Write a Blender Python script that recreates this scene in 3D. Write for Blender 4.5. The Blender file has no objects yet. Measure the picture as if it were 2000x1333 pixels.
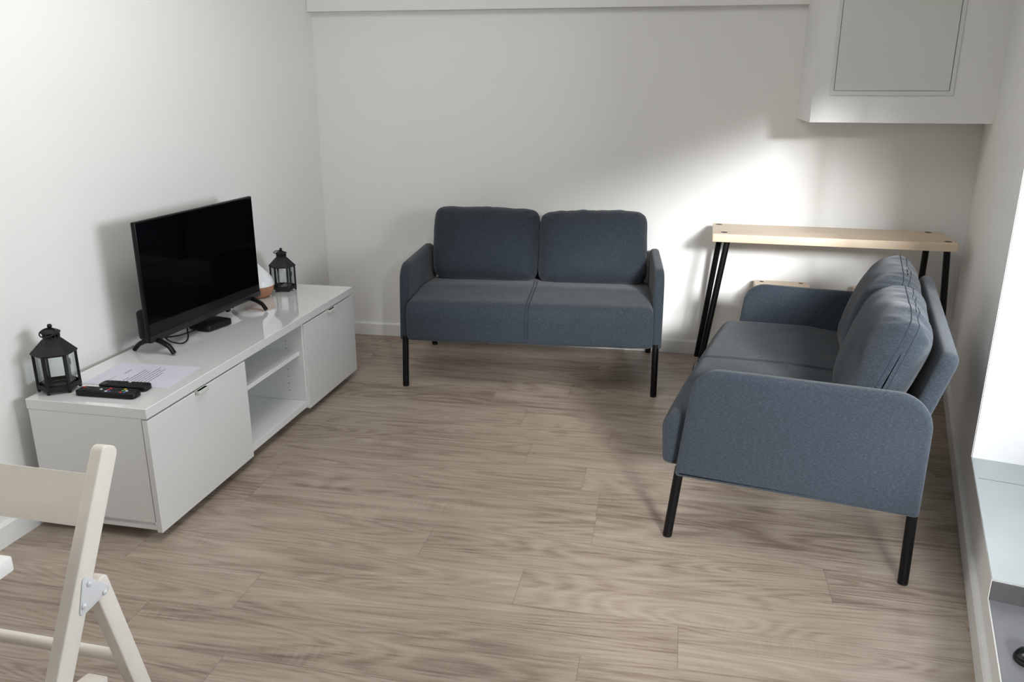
import bpy, bmesh, math, random
from mathutils import Vector, Matrix, noise
random.seed(7)
S = bpy.context.scene
COL = S.collection
PI = math.pi

# ------------------------------------------------------------------ camera
CAM = Vector((2.0621, -4.2343, 1.3852))
YAW, PITCH, ROLL = -0.22794, 0.30335, 0.00144
def look_axes():
    f = Vector((math.sin(YAW) * math.cos(PITCH), math.cos(YAW) * math.cos(PITCH), -math.sin(PITCH)))
    r = Vector((math.cos(YAW), -math.sin(YAW), 0))
    u = r.cross(f)
    r2 = r * math.cos(ROLL) + u * math.sin(ROLL)
    u2 = -r * math.sin(ROLL) + u * math.cos(ROLL)
    return r2, u2, f
_r, _u, _f = look_axes()
cam_data = bpy.data.cameras.new('camera')
cam_data.sensor_width = 36.0
cam_data.lens = 1606.44 / 2000 * 36.0
cam_data.clip_start = 0.02
cam = bpy.data.objects.new('camera', cam_data)
cam.matrix_world = Matrix(((_r.x, _u.x, -_f.x, CAM.x), (_r.y, _u.y, -_f.y, CAM.y), (_r.z, _u.z, -_f.z, CAM.z), (0, 0, 0, 1)))
COL.objects.link(cam)
S.camera = cam

# ------------------------------------------------------------------ world, light, exposure
S.view_settings.view_transform = 'Standard'
S.view_settings.look = 'None'
S.view_settings.gamma = 1.0
S.view_settings.use_curve_mapping = False
S.view_settings.exposure = 0.0
W = bpy.data.worlds.new('sky')
S.world = W
W.use_nodes = True
bg = W.node_tree.nodes['Background']
bg.inputs[0].default_value = (0.80, 0.90, 1.0, 1)
bg.inputs[1].default_value = 0.55

def area(name, loc, target, sx, sy, power, color):
    d = bpy.data.lights.new(name, 'AREA')
    d.shape = 'RECTANGLE'
    d.size, d.size_y, d.energy, d.color = sx, sy, power, color
    o = bpy.data.objects.new(name, d)
    o.location = loc
    o.rotation_euler = (Vector(target) - Vector(loc)).to_track_quat('-Z', 'Y').to_euler()
    COL.objects.link(o)
    return o
# bright patch of sky low outside, seen through the opening in the right wall
area('daylight_sky', (6.70, -13.4, 4.75), (2.2, -0.4, 0.5), 1.7, 1.3, 2400, (0.97, 0.985, 1.0))
area('daylight_sky_gap', (4.10, -13.4, 4.40), (2.2, -0.4, 0.5), 2.6, 1.4, 1700, (0.95, 0.975, 1.0))
# the rest of the open sky in front of the opening
area('daylight_opening', (4.50, -2.05, 1.36), (1.2, -1.5, 0.7), 1.9, 1.0, 118, (0.88, 0.94, 1.0))
# added soft fill lights: one behind the camera, one below the ceiling
area('room_fill', (1.2, -5.75, 1.75), (1.1, -1.2, 0.9), 2.0, 1.2, 11, (1.0, 0.985, 0.96))
area('ceiling_fill', (1.1, -2.2, 2.5), (1.1, -2.1, 0.0), 1.2, 1.2, 21, (1.0, 0.985, 0.96))

# ------------------------------------------------------------------ materials
def srgb(r, g, b):
    def f(c):
        c /= 255.0
        return c / 12.92 if c <= 0.04045 else ((c + 0.055) / 1.055) ** 2.4
    return (f(r), f(g), f(b), 1)
def new_mat(name):
    m = bpy.data.materials.new(name)
    m.use_nodes = True
    nt = m.node_tree
    return m, nt, nt.nodes['Principled BSDF']
def N(nt, t, **kw):
    n = nt.nodes.new(t)
    for k, v in kw.items():
        setattr(n, k, v)
    return n
def L(nt, a, b): nt.links.new(a, b)
def mapping(nt, scale, coord='Object'):
    tc = N(nt, 'ShaderNodeTexCoord'); mp = N(nt, 'ShaderNodeMapping')
    mp.inputs['Scale'].default_value = scale
    L(nt, tc.outputs[coord], mp.inputs['Vector'])
    return mp.outputs['Vector']
def noise_tex(nt, vec, scale, detail=3, rough=0.5, dist=0.0):
    n = N(nt, 'ShaderNodeTexNoise')
    n.inputs['Scale'].default_value = scale
    n.inputs['Detail'].default_value = detail
    n.inputs['Roughness'].default_value = rough
    n.inputs['Distortion'].default_value = dist
    if vec is not None: L(nt, vec, n.inputs['Vector'])
    return n
def ramp(nt, fac, stops):
    r = N(nt, 'ShaderNodeValToRGB')
    e = r.color_ramp.elements
    e[0].position, e[0].color = stops[0]
    e[1].position, e[1].color = stops[-1]
    for p, c in stops[1:-1]:
        x = e.new(p); x.color = c
    L(nt, fac, r.inputs['Fac'])
    return r
def bump(nt, bsdf, height, strength, dist=0.001):
    b = N(nt, 'ShaderNodeBump')
    b.inputs['Strength'].default_value = strength
    b.inputs['Distance'].default_value = dist
    L(nt, height, b.inputs['Height'])
    L(nt, b.outputs['Normal'], bsdf.inputs['Normal'])
def math_node(nt, op, a, b=None):
    n = N(nt, 'ShaderNodeMath', operation=op)
    for i, v in enumerate((a, b)):
        if v is None: continue
        if isinstance(v, (int, float)): n.inputs[i].default_value = v
        else: L(nt, v, n.inputs[i])
    return n.outputs[0]
def mixc(nt, fac, a, b, blend='MIX'):
    n = N(nt, 'ShaderNodeMix', data_type='RGBA', blend_type=blend)
    for sock, v in ((n.inputs[0], fac), (n.inputs[6], a), (n.inputs[7], b)):
        if isinstance(v, (int, float)): sock.default_value = v
        elif isinstance(v, tuple): sock.default_value = v
        else: L(nt, v, sock)
    return n.outputs[2]

def plain(name, col, rough=0.5, metal=0.0, spec=0.5, var=0.03, scale=30.0, bmp=0.0, coat=0.0):
    m, nt, b = new_mat(name)
    v = mapping(nt, (1, 1, 1))
    n = noise_tex(nt, v, scale, 4)
    lo = tuple(c * (1 - var) for c in col[:3]) + (1,)
    hi = tuple(min(1, c * (1 + var)) for c in col[:3]) + (1,)
    r = ramp(nt, n.outputs['Fac'], [(0.3, lo), (0.7, hi)])
    L(nt, r.outputs['Color'], b.inputs['Base Color'])
    b.inputs['Roughness'].default_value = rough
    b.inputs['Metallic'].default_value = metal
    b.inputs['Specular IOR Level'].default_value = spec
    b.inputs['Coat Weight'].default_value = coat
    b.inputs['Coat Roughness'].default_value = 0.02
    if bmp: bump(nt, b, n.outputs['Fac'], bmp)
    return m

WALL = plain('white_wall_paint', srgb(232, 231, 228), 0.62, spec=0.25, var=0.012, scale=1.6)
_nt = WALL.node_tree
bump(_nt, _nt.nodes['Principled BSDF'], noise_tex(_nt, mapping(_nt, (1, 1, 1)), 160, 3).outputs['Fac'], 0.08, 0.001)
CEIL = plain('white_ceiling_paint', srgb(232, 231, 228), 0.8, spec=0.2, var=0.01, scale=2)
SKIRT = plain('white_skirting_paint', srgb(228, 228, 225), 0.35, var=0.01, scale=8)
REVEAL = plain('white_reveal_paint', srgb(238, 239, 240), 0.6, var=0.01, scale=3)
SILL = plain('pale_sill_paint', srgb(188, 195, 195), 0.4, var=0.04, scale=6)
CONC = plain('grey_step_concrete', srgb(128, 128, 131), 0.6, var=0.08, scale=14, bmp=0.2)
PANEL = plain('access_panel_paint', srgb(216, 220, 214), 0.45, var=0.01, scale=4)
DARKGAP = plain('dark_gap', srgb(60, 60, 60), 0.8)
LAQ = plain('white_gloss_lacquer', srgb(223, 224, 223), 0.06, var=0.006, scale=5, spec=0.5, coat=1.0)
LAQM = plain('white_satin_foil', srgb(226, 227, 226), 0.35, var=0.006, scale=5)
HANDLE = plain('white_handle_metal', srgb(205, 210, 200), 0.3, spec=0.6)
BLACKM = plain('black_powder_coat', srgb(12, 12, 14), 0.4, spec=0.25, var=0.1, scale=60)
LEGM = plain('black_leg_steel', srgb(9, 9, 11), 0.36, spec=0.22, var=0.1, scale=60)
RUBBER = plain('black_rubber', srgb(16, 16, 17), 0.7)
TVB = plain('black_tv_plastic', srgb(8, 8, 10), 0.32, spec=0.22, var=0.05)
TVG = plain('charcoal_tv_bezel', srgb(34, 34, 38), 0.4, spec=0.25, var=0.05)
SCREEN = plain('glossy_tv_screen', srgb(2, 2, 3), 0.05, spec=0.2, var=0.0)
BOXM = plain('black_box_plastic', srgb(12, 12, 15), 0.45, spec=0.25, bmp=0.15, scale=300)
CABLE = plain('black_cable_sheath', srgb(9, 9, 11), 0.5, spec=0.25)
LANT = plain('black_lantern_metal', srgb(25, 26, 27), 0.5, spec=0.3, metal=0.0, var=0.25, scale=45, bmp=0.2)
PAPER = plain('white_paper', srgb(206, 206, 218), 0.4, var=0.01, scale=10)
INK = plain('dark_print_ink', srgb(70, 70, 84), 0.7)
INKR = plain('red_print_ink', srgb(150, 95, 100), 0.7)
REM = plain('black_remote_plastic', srgb(11, 11, 13), 0.42, spec=0.25, var=0.05)
KEYD = plain('grey_remote_key', srgb(34, 36, 40), 0.5, spec=0.3)
KEYR = plain('red_remote_key', srgb(190, 40, 46), 0.45)
KEYW = plain('white_remote_key', srgb(205, 215, 222), 0.45)
KEYB = plain('blue_remote_key', srgb(50, 90, 170), 0.45)
KEYY = plain('yellow_remote_key', srgb(205, 185, 50), 0.45)
KEYG = plain('green_remote_key', srgb(70, 140, 60), 0.45)
CERAM = plain('white_diffuser_plastic', srgb(228, 230, 232), 0.3)
CHROME = plain('white_zinc_bracket', srgb(214, 214, 215), 0.3, metal=0.0)
STITCH = plain('dark_stitching_thread', srgb(38, 43, 54), 0.9)
STOPM = plain('black_gloss_rubber', srgb(14, 20, 20), 0.18)
TABLEW = plain('white_table_lacquer', srgb(232, 231, 226), 0.35, var=0.01)

def fabric_mat():
    m, nt, b = new_mat('blue_grey_melange_fabric')
    n1 = noise_tex(nt, mapping(nt, (95, 95, 640)), 1.0, 4, 0.65)
    n2 = noise_tex(nt, mapping(nt, (420, 420, 900)), 1.0, 3, 0.6)
    n3 = noise_tex(nt, mapping(nt, (3, 3, 3)), 1.0, 2)
    mixv = math_node(nt, 'ADD', math_node(nt, 'MULTIPLY', n1.outputs['Fac'], 0.5), math_node(nt, 'MULTIPLY', n2.outputs['Fac'], 0.5))
    r = ramp(nt, mixv, [(0.34, srgb(31, 36, 42)), (0.5, srgb(45, 52, 59)), (0.66, srgb(74, 82, 91))])
    c = mixc(nt, 0.25, r.outputs['Color'], ramp(nt, n3.outputs['Fac'], [(0.3, srgb(43, 50, 57)), (0.7, srgb(54, 62, 70))]).outputs['Color'])
    L(nt, c, b.inputs['Base Color'])
    b.inputs['Roughness'].default_value = 0.92
    b.inputs['Specular IOR Level'].default_value = 0.15
    b.inputs['Sheen Weight'].default_value = 0.14
    b.inputs['Sheen Roughness'].default_value = 0.5
    bump(nt, b, mixv, 0.35, 0.0012)
    return m
FAB = fabric_mat()

def wood_mat(name, a, bcol, ccol, scale=(2.0, 26, 26), rough=0.45):
    m, nt, b = new_mat(name)
    n = noise_tex(nt, mapping(nt, scale), 1.0, 6, 0.6, 0.6)
    n2 = noise_tex(nt, mapping(nt, (scale[0] * 3, scale[1] * 8, scale[2] * 8)), 1.0, 4, 0.6)
    f = math_node(nt, 'ADD', math_node(nt, 'MULTIPLY', n.outputs['Fac'], 0.7), math_node(nt, 'MULTIPLY', n2.outputs['Fac'], 0.3))
    r = ramp(nt, f, [(0.3, a), (0.5, bcol), (0.72, ccol)])
    L(nt, r.outputs['Color'], b.inputs['Base Color'])
    b.inputs['Roughness'].default_value = rough
    bump(nt, b, f, 0.1)
    return m
BIRCH = wood_mat('pale_birch_veneer', srgb(214, 190, 163), srgb(224, 203, 178), srgb(230, 212, 189), (2.0, 30, 30))
DIFW = wood_mat('brown_diffuser_wood', srgb(128, 84, 60), srgb(160, 112, 82), srgb(180, 130, 98), (8, 8, 60))
CHAIRP = wood_mat('beige_white_chair_lacquer', srgb(219, 212, 201), srgb(226, 219, 209), srgb(231, 225, 216), (6, 6, 3), 0.4)

def glass_mat():
    m = bpy.data.materials.new('clear_lantern_glass')
    m.use_nodes = True
    nt = m.node_tree
    for n in list(nt.nodes): nt.nodes.remove(n)
    out = N(nt, 'ShaderNodeOutputMaterial')
    tr = N(nt, 'ShaderNodeBsdfTransparent'); tr.inputs[0].default_value = (0.93, 0.95, 0.945, 1)
    gl = N(nt, 'ShaderNodeBsdfGlossy'); gl.inputs['Roughness'].default_value = 0.03
    fr = N(nt, 'ShaderNodeLayerWeight'); fr.inputs[0].default_value = 0.12
    mx = N(nt, 'ShaderNodeMixShader')
    L(nt, math_node(nt, 'ADD', math_node(nt, 'MULTIPLY', fr.outputs['Facing'], 0.45), 0.03), mx.inputs[0]); L(nt, tr.outputs[0], mx.inputs[1]); L(nt, gl.outputs[0], mx.inputs[2])
    L(nt, mx.outputs[0], out.inputs[0])
    return m
GLASS = glass_mat()

def floor_mat():
    m, nt, b = new_mat('greige_oak_plank_floor')
    tc = N(nt, 'ShaderNodeTexCoord')
    mp = N(nt, 'ShaderNodeMapping')
    mp.inputs['Rotation'].default_value = (0, 0, -0.030)
    mp.inputs['Location'].default_value = (0.37, 0.05, 0)
    L(nt, tc.outputs['Object'], mp.inputs['Vector'])
    sp = N(nt, 'ShaderNodeSeparateXYZ'); L(nt, mp.outputs[0], sp.inputs[0])
    PW, PL = 0.178, 1.21
    yr = math_node(nt, 'DIVIDE', sp.outputs[1], PW)
    row = math_node(nt, 'FLOOR', yr)
    fy = math_node(nt, 'FRACT', yr)
    wn = N(nt, 'ShaderNodeTexWhiteNoise', noise_dimensions='1D'); L(nt, row, wn.inputs['W'])
    xs = math_node(nt, 'ADD', math_node(nt, 'DIVIDE', sp.outputs[0], PL), math_node(nt, 'MULTIPLY', wn.outputs['Value'], 5.0))
    colm = math_node(nt, 'FLOOR', xs)
    fx = math_node(nt, 'FRACT', xs)
    cb = N(nt, 'ShaderNodeCombineXYZ'); L(nt, row, cb.inputs[0]); L(nt, colm, cb.inputs[1])
    w2 = N(nt, 'ShaderNodeTexWhiteNoise', noise_dimensions='2D'); L(nt, cb.outputs[0], w2.inputs['Vector'])
    rnd = w2.outputs['Value']
    # per-plank shifted grain coordinates
    gv = N(nt, 'ShaderNodeCombineXYZ')
    L(nt, math_node(nt, 'ADD', math_node(nt, 'MULTIPLY', sp.outputs[0], 1.0), math_node(nt, 'MULTIPLY', rnd, 37.0)), gv.inputs[0])
    L(nt, sp.outputs[1], gv.inputs[1]); L(nt, math_node(nt, 'MULTIPLY', rnd, 11.0), gv.inputs[2])
    def gn(scale, sc, det, ro, di):
        q = N(nt, 'ShaderNodeMapping'); q.inputs['Scale'].default_value = scale
        L(nt, gv.outputs[0], q.inputs['Vector'])
        return noise_tex(nt, q.outputs[0], sc, det, ro, di).outputs['Fac']
    broad = gn((1.1, 8.0, 1), 1.0, 5, 0.6, 1.0)
    fine = gn((7.0, 150.0, 1), 1.0, 5, 0.68, 0.4)
    mid = gn((2.4, 38.0, 1), 1.0, 5, 0.65, 0.9)
    saw = gn((90.0, 5.0, 1), 1.0, 3, 0.6, 0.2)
    # cathedral figure: contour lines of a stretched smooth noise
    fig = gn((0.9, 6.5, 1), 1.0, 1.5, 0.4, 0.25)
    rings = math_node(nt, 'SINE', math_node(nt, 'MULTIPLY', fig, 120.0))
    rings = math_node(nt, 'MULTIPLY', math_node(nt, 'ADD', rings, 1.0), 0.5)
    knot = gn((2.2, 7.5, 1), 1.0, 2, 0.5, 0.6)
    f = math_node(nt, 'ADD', math_node(nt, 'MULTIPLY', broad, 0.36), math_node(nt, 'MULTIPLY', mid, 0.22))
    f = math_node(nt, 'ADD', f, math_node(nt, 'MULTIPLY', fine, 0.36))
    f = math_node(nt, 'ADD', f, math_node(nt, 'MULTIPLY', rings, 0.075))
    f = math_node(nt, 'ADD', f, math_node(nt, 'MULTIPLY', math_node(nt, 'SUBTRACT', rnd, 0.5), 0.07))
    sawm = N(nt, 'ShaderNodeMapRange'); sawm.inputs[1].default_value = 0.60; sawm.inputs[2].default_value = 0.78
    L(nt, knot, sawm.inputs[0])
    f = math_node(nt, 'ADD', f, math_node(nt, 'MULTIPLY', math_node(nt, 'SUBTRACT', saw, 0.5), math_node(nt, 'MULTIPLY', sawm.outputs[0], 0.28)))
    r = ramp(nt, f, [(0.33, srgb(100, 86, 74)), (0.43, srgb(133, 118, 104)), (0.51, srgb(156, 141, 127)), (0.62, srgb(170, 156, 142)), (0.76, srgb(192, 179, 165))])
    km = N(nt, 'ShaderNodeMapRange'); km.inputs[1].default_value = 0.30; km.inputs[2].default_value = 0.20
    L(nt, knot, km.inputs[0])
    c = mixc(nt, math_node(nt, 'MULTIPLY', km.outputs[0], 0.55), r.outputs['Color'], srgb(92, 78, 66))
    # seams
    ey = math_node(nt, 'MINIMUM', fy, math_node(nt, 'SUBTRACT', 1.0, fy))
    ex = math_node(nt, 'MULTIPLY', math_node(nt, 'MINIMUM', fx, math_node(nt, 'SUBTRACT', 1.0, fx)), PL / PW)
    e = math_node(nt, 'MINIMUM', ey, ex)
    sm = N(nt, 'ShaderNodeMapRange'); sm.inputs[1].default_value = 0.002; sm.inputs[2].default_value = 0.008
    L(nt, e, sm.inputs[0])
    c = mixc(nt, math_node(nt, 'MULTIPLY', math_node(nt, 'SUBTRACT', 1.0, sm.outputs[0]), 0.45), c, srgb(84, 72, 62))
    L(nt, c, b.inputs['Base Color'])
    b.inputs['Roughness'].default_value = 0.46
    b.inputs['Specular IOR Level'].default_value = 0.4
    bump(nt, b, math_node(nt, 'ADD', fine, math_node(nt, 'MULTIPLY', sm.outputs[0], 0.8)), 0.16, 0.001)
    return m
FLOOR = floor_mat()

# ------------------------------------------------------------------ mesh helpers
def link_mesh(name, bm, mat, parent=None, smooth=True, angle=35):
    bmesh.ops.recalc_face_normals(bm, faces=bm.faces)
    me = bpy.data.meshes.new(name)
    bm.to_mesh(me); bm.free()
    me.materials.append(mat)
    if smooth:
        for p in me.polygons: p.use_smooth = True
        me.set_sharp_from_angle(angle=math.radians(angle))
    o = bpy.data.objects.new(name, me)
    COL.objects.link(o)
    if parent is not None: o.parent = parent
    return o
def thing(name, label, cat, loc=(0, 0, 0), rz=0, group=None):
    o = bpy.data.objects.new(name, None)
    o.empty_display_size = 0.05
    COL.objects.link(o)
    o.location = loc; o.rotation_euler = (0, 0, rz)
    o['label'] = label; o['category'] = cat
    if group: o['group'] = group
    return o
def tag(o, label, cat, group=None):
    o['label'] = label; o['category'] = cat
    if group: o['group'] = group
    return o
def struct(name, bm, mat, smooth=False):
    o = link_mesh(name, bm, mat, None, smooth)
    o['kind'] = 'structure'
    return o
def add_box(bm, x0, x1, y0, y1, z0, z1, bev=0.0, seg=2, M=None):
    r = bmesh.ops.create_cube(bm, size=1)
    vs = r['verts']
    for v in vs:
        v.co = Vector(((x0 + x1) / 2 + v.co.x * (x1 - x0), (y0 + y1) / 2 + v.co.y * (y1 - y0), (z0 + z1) / 2 + v.co.z * (z1 - z0)))
    if bev:
        es = list({e for v in vs for e in v.link_edges})
        g = bmesh.ops.bevel(bm, geom=es, offset=bev, segments=seg, profile=0.5, affect='EDGES')
        vs = list({v for f in g['faces'] for v in f.verts} | {v for v in vs if v.is_valid})
        # include all verts connected
        seen = set(vs); st = list(vs)
        while st:
            a = st.pop()
            for e in a.link_edges:
                o = e.other_vert(a)
                if o not in seen: seen.add(o); st.append(o)
        vs = list(seen)
    if M is not None:
        for v in vs: v.co = M @ v.co
    return vs
def box(x0, x1, y0, y1, z0, z1, bev=0.0, seg=2, M=None):
    bm = bmesh.new(); add_box(bm, x0, x1, y0, y1, z0, z1, bev, seg, M); return bm
def add_cyl(bm, p0, p1, r0, r1=None, n=24, bev=0.0):
    p0, p1 = Vector(p0), Vector(p1)
    r1 = r0 if r1 is None else r1
    d = (p1 - p0); Lh = d.length; d.normalize()
    q = d.to_track_quat('Z', 'Y')
    prof = [(0, 0), (r0 - bev, 0), (r0, bev), (r1, Lh - bev), (r1 - bev, Lh), (0, Lh)] if bev else [(0, 0), (r0, 0), (r1, Lh), (0, Lh)]
    add_lathe(bm, prof, n, lambda v: p0 + q @ v)
def add_lathe(bm, prof, n=32, tf=None):
    tf = tf or (lambda v: v)
    rings = []
    for r, z in prof:
        if r < 1e-6: rings.append([bm.verts.new(tf(Vector((0, 0, z))))])
        else: rings.append([bm.verts.new(tf(Vector((r * math.cos(2 * PI * k / n), r * math.sin(2 * PI * k / n), z)))) for k in range(n)])
    for a, b in zip(rings, rings[1:]):
        for k in range(n):
            k2 = (k + 1) % n
            if len(a) == 1 and len(b) == 1: continue
            if len(a) == 1: bm.faces.new((a[0], b[k], b[k2]))
            elif len(b) == 1: bm.faces.new((a[k], b[0], a[k2]))
            else: bm.faces.new((a[k], b[k], b[k2], a[k2]))
def add_tube(bm, pts, r, n=8, closed=False):
    pts = [Vector(p) for p in pts]
    m = len(pts); rings = []
    prev = None
    for i, p in enumerate(pts):
        a = pts[i - 1] if (i > 0 or closed) else p
        b = pts[(i + 1) % m] if (i < m - 1 or closed) else p
        t = (b - a).normalized()
        if prev is None:
            up = Vector((0, 0, 1)) if abs(t.z) < 0.9 else Vector((1, 0, 0))
        else: up = prev
        s = t.cross(up).normalized(); up = s.cross(t).normalized(); prev = up
        rr = r[i] if isinstance(r, (list, tuple)) else r
        rings.append([bm.verts.new(p + rr * (math.cos(2 * PI * k / n) * s + math.sin(2 * PI * k / n) * up)) for k in range(n)])
    rng = range(m) if closed else range(m - 1)
    for i in rng:
        a, b = rings[i], rings[(i + 1) % m]
        for k in range(n):
            bm.faces.new((a[k], a[(k + 1) % n], b[(k + 1) % n], b[k]))
    if not closed:
        bm.faces.new(rings[0]); bm.faces.new(rings[-1])
def arc(cx, cy, r, a0, a1, n=8, ry=None):
    ry = ry or r
    return [(cx + r * math.cos(math.radians(a0 + (a1 - a0) * k / n)), cy + ry * math.sin(math.radians(a0 + (a1 - a0) * k / n))) for k in range(n + 1)]
def spline(pts, n=12):
    P = [Vector(p) for p in pts]; out = []
    P = [P[0] * 2 - P[1]] + P + [P[-1] * 2 - P[-2]]
    for i in range(1, len(P) - 2):
        for k in range(n):
            t = k / n
            a, b, c, d = P[i - 1], P[i], P[i + 1], P[i + 2]
            out.append(0.5 * ((2 * b) + (c - a) * t + (2 * a - 5 * b + 4 * c - d) * t * t + (3 * b - a - 3 * c + d) * t ** 3))
    out.append(P[-2]); return out
def inset(poly, d):
    n = len(poly); out = []
    A = sum(poly[i][0] * poly[(i + 1) % n][1] - poly[(i + 1) % n][0] * poly[i][1] for i in range(n))
    s = 1 if A > 0 else -1
    for i in range(n):
        p0, p1, p2 = Vector(poly[i - 1]), Vector(poly[i]), Vector(poly[(i + 1) % n])
        e1 = (p1 - p0).normalized(); e2 = (p2 - p1).normalized()
        n1 = Vector((-e1.y, e1.x)) * s; n2 = Vector((-e2.y, e2.x)) * s
        b = (n1 + n2)
        if b.length < 1e-6: b = n1
        b.normalize()
        k = max(0.5, b.dot(n1))
        out.append(tuple(p1 + b * d / k))
    return out
def add_slab(bm, poly, t0, t1, r, tf, seg=4, mid=0, bulge=0.0):
    """poly: 2-D outline (a,b); extruded along t from t0 to t1 with rounded rims. tf(t,a,b)->xyz"""
    secs = []
    for k in range(seg + 1):
        th = PI / 2 * k / seg
        secs.append((t0 + r * (1 - math.sin(th)), r * (1 - math.cos(PI / 2 - th)) if False else r * (1 - math.sin(PI / 2 - (PI / 2 - th)) ) if False else r * (1 - math.sin(th)) , th))
    rings = []
    prof = []
    for k in range(seg + 1):
        th = PI / 2 * k / seg
        prof.append((t0 + r * (1 - math.cos(PI / 2 - th)) if False else t0 + r - r * math.cos(th), r - r * math.sin(th)))
    for k in range(mid):
        prof.append((t0 + r + (t1 - t0 - 2 * r) * (k + 1) / (mid + 1), 0.0))
    for k in range(seg, -1, -1):
        th = PI / 2 * k / seg
        prof.append((t1 - r + r * math.cos(th), r - r * math.sin(th)))
    for t, ins in prof:
        q = inset(poly, ins) if ins > 1e-7 else poly
        rings.append([bm.verts.new(tf(t, a, b)) for a, b in q])
    n = len(poly)
    for A, B in zip(rings, rings[1:]):
        for k in range(n):
            bm.faces.new((A[k], A[(k + 1) % n], B[(k + 1) % n], B[k]))
    bm.faces.new(rings[0]); bm.faces.new(rings[-1])
def slab(*a, **k):
    bm = bmesh.new(); add_slab(bm, *a, **k); return bm
def rrect(x0, x1, y0, y1, r, n=6):
    return arc(x1 - r, y0 + r, r, -90, 0, n) + arc(x1 - r, y1 - r, r, 0, 90, n) + arc(x0 + r, y1 - r, r, 90, 180, n) + arc(x0 + r, y0 + r, r, 180, 270, n)
def add_prism(bm, poly, z0, z1):
    a = [bm.verts.new((x, y, z0)) for x, y in poly]; b = [bm.verts.new((x, y, z1)) for x, y in poly]
    n = len(poly)
    for k in range(n): bm.faces.new((a[k], a[(k + 1) % n], b[(k + 1) % n], b[k]))
    bm.faces.new(a); bm.faces.new(b)
def prism(poly, z0, z1):
    bm = bmesh.new(); add_prism(bm, poly, z0, z1); return bm

# ------------------------------------------------------------------ the room
BW = 0.0375                                   # the back wall runs 2 degrees off square
CB, SB = math.cos(BW), math.sin(BW)
YB = 0.012
def back(u, p, z=0.0): return Vector((u * CB + p * SB, YB + u * SB - p * CB, z))     # p = distance out from the back wall
CORN = Vector((3.3132, 0.1362, 0)); TD = Vector((-0.2008, -0.9796, 0)); ND = Vector((0.9796, -0.2008, 0))
def right(s, p, z=0.0): return CORN + TD * s + ND * p + Vector((0, 0, z))            # p>0 = outside the room
HC, YF = 2.55, -6.0
SEND = 6.3
def add_hex(bm, f, a0, a1, b0, b1, z0, z1):
    vs = [bm.verts.new(f(a, b, z)) for z in (z0, z1) for a, b in ((a0, b0), (a1, b0), (a1, b1), (a0, b1))]
    for q in ((0, 1, 2, 3), (4, 5, 6, 7), (0, 1, 5, 4), (1, 2, 6, 5), (2, 3, 7, 6), (3, 0, 4, 7)):
        bm.faces.new([vs[i] for i in q])
floor_poly = [(-0.12, 0.012), (-0.12, YF)] + [tuple(right(SEND, 0.0)[:2]), tuple(right(0, 0.0)[:2])]
struct('floor', prism(floor_poly, -0.06, 0.0), FLOOR)
struct('ceiling', prism([(-0.12, 0.25), (-0.12, YF), tuple(right(SEND, 0.4)[:2]), tuple(right(-0.2, 0.4)[:2])], HC, HC + 0.1), CEIL)
struct('wall_left', box(-0.12, 0.0, YF, 0.012, -0.06, HC), WALL)
bm = bmesh.new(); add_hex(bm, back, -0.12, 3.7, -0.12, 0.0, -0.06, HC); struct('wall_back', bm, WALL)
struct('wall_front', box(-0.12, 2.6, YF - 0.1, YF, -0.06, HC), WALL)
# right wall with a deep opening
S0, S1_, ZS, ZT, DW = 1.62, 4.75, 0.20, 1.83, 0.36
bm = bmesh.new()
add_hex(bm, right, -0.15, S0, 0.0, DW, -0.06, HC)
add_hex(bm, right, S0, 2.40, 0.0, DW, -0.06, ZS - 0.002)
add_hex(bm, right, 2.40, S1_, 0.0, DW, -0.06, 0.140)
add_hex(bm, right, S0, S1_, 0.0, DW, ZT, HC)
add_hex(bm, right, S1_, SEND, 0.0, DW, -0.06, HC)
struct('wall_right', bm, WALL)
SR = 2.40
bm = bmesh.new()
add_hex(bm, right, S0, SR, 0.0015, DW + 0.3, 0.10, ZS)
bm2 = bm
bmr_ = bmesh.new(); add_hex(bmr_, right, SR, SR + 0.004, 0.003, DW + 0.3, 0.10, ZS - 0.006); struct('trim_7', bmr_, plain('shaded_riser_grey', srgb(84, 84, 85), 0.7, var=0.1))  # riser strip below the sill edge, its shade put into the dark colour
struct('trim_1', bm, SILL)                     # pale sill inside the opening
bm = bmesh.new(); add_hex(bm, right, SR, S1_, 0.004, DW + 0.3, 0.08, 0.142); struct('trim_2', bm, CONC)   # grey lower step
bm = bmesh.new(); add_hex(bm, right, S0 + 0.165, S0 + 0.168, 0.012, DW + 0.28, ZS - 0.001, ZS + 0.0004); struct('trim_3', bm, CONC)  # joint in the sill
bm = bmesh.new()
add_hex(bm, right, S0 - 0.002, S0 + 0.004, 0.003, DW + 0.3, ZS, ZT)
struct('trim_4', bm, REVEAL)                  # bright plastered jamb
# frame of the opening, on the outer side
bm = bmesh.new()
add_hex(bm, right, S0, S0 + 0.06, DW - 0.06, DW - 0.01, ZS, ZT)
add_hex(bm, right, S1_ - 0.06, S1_, DW - 0.06, DW - 0.01, 0.142, ZT)
add_hex(bm, right, S0 + 0.06, S1_ - 0.06, DW - 0.06, DW - 0.01, ZT - 0.06, ZT)
struct('window_1', bm, SKIRT)
# unseen low wall added outside the opening to keep light off the sill
bm = bmesh.new(); add_hex(bm, right, 0.9, 5.6, 0.80, 0.92, -0.06, 0.98); struct('sill_shade_wall', bm, CONC)
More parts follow.
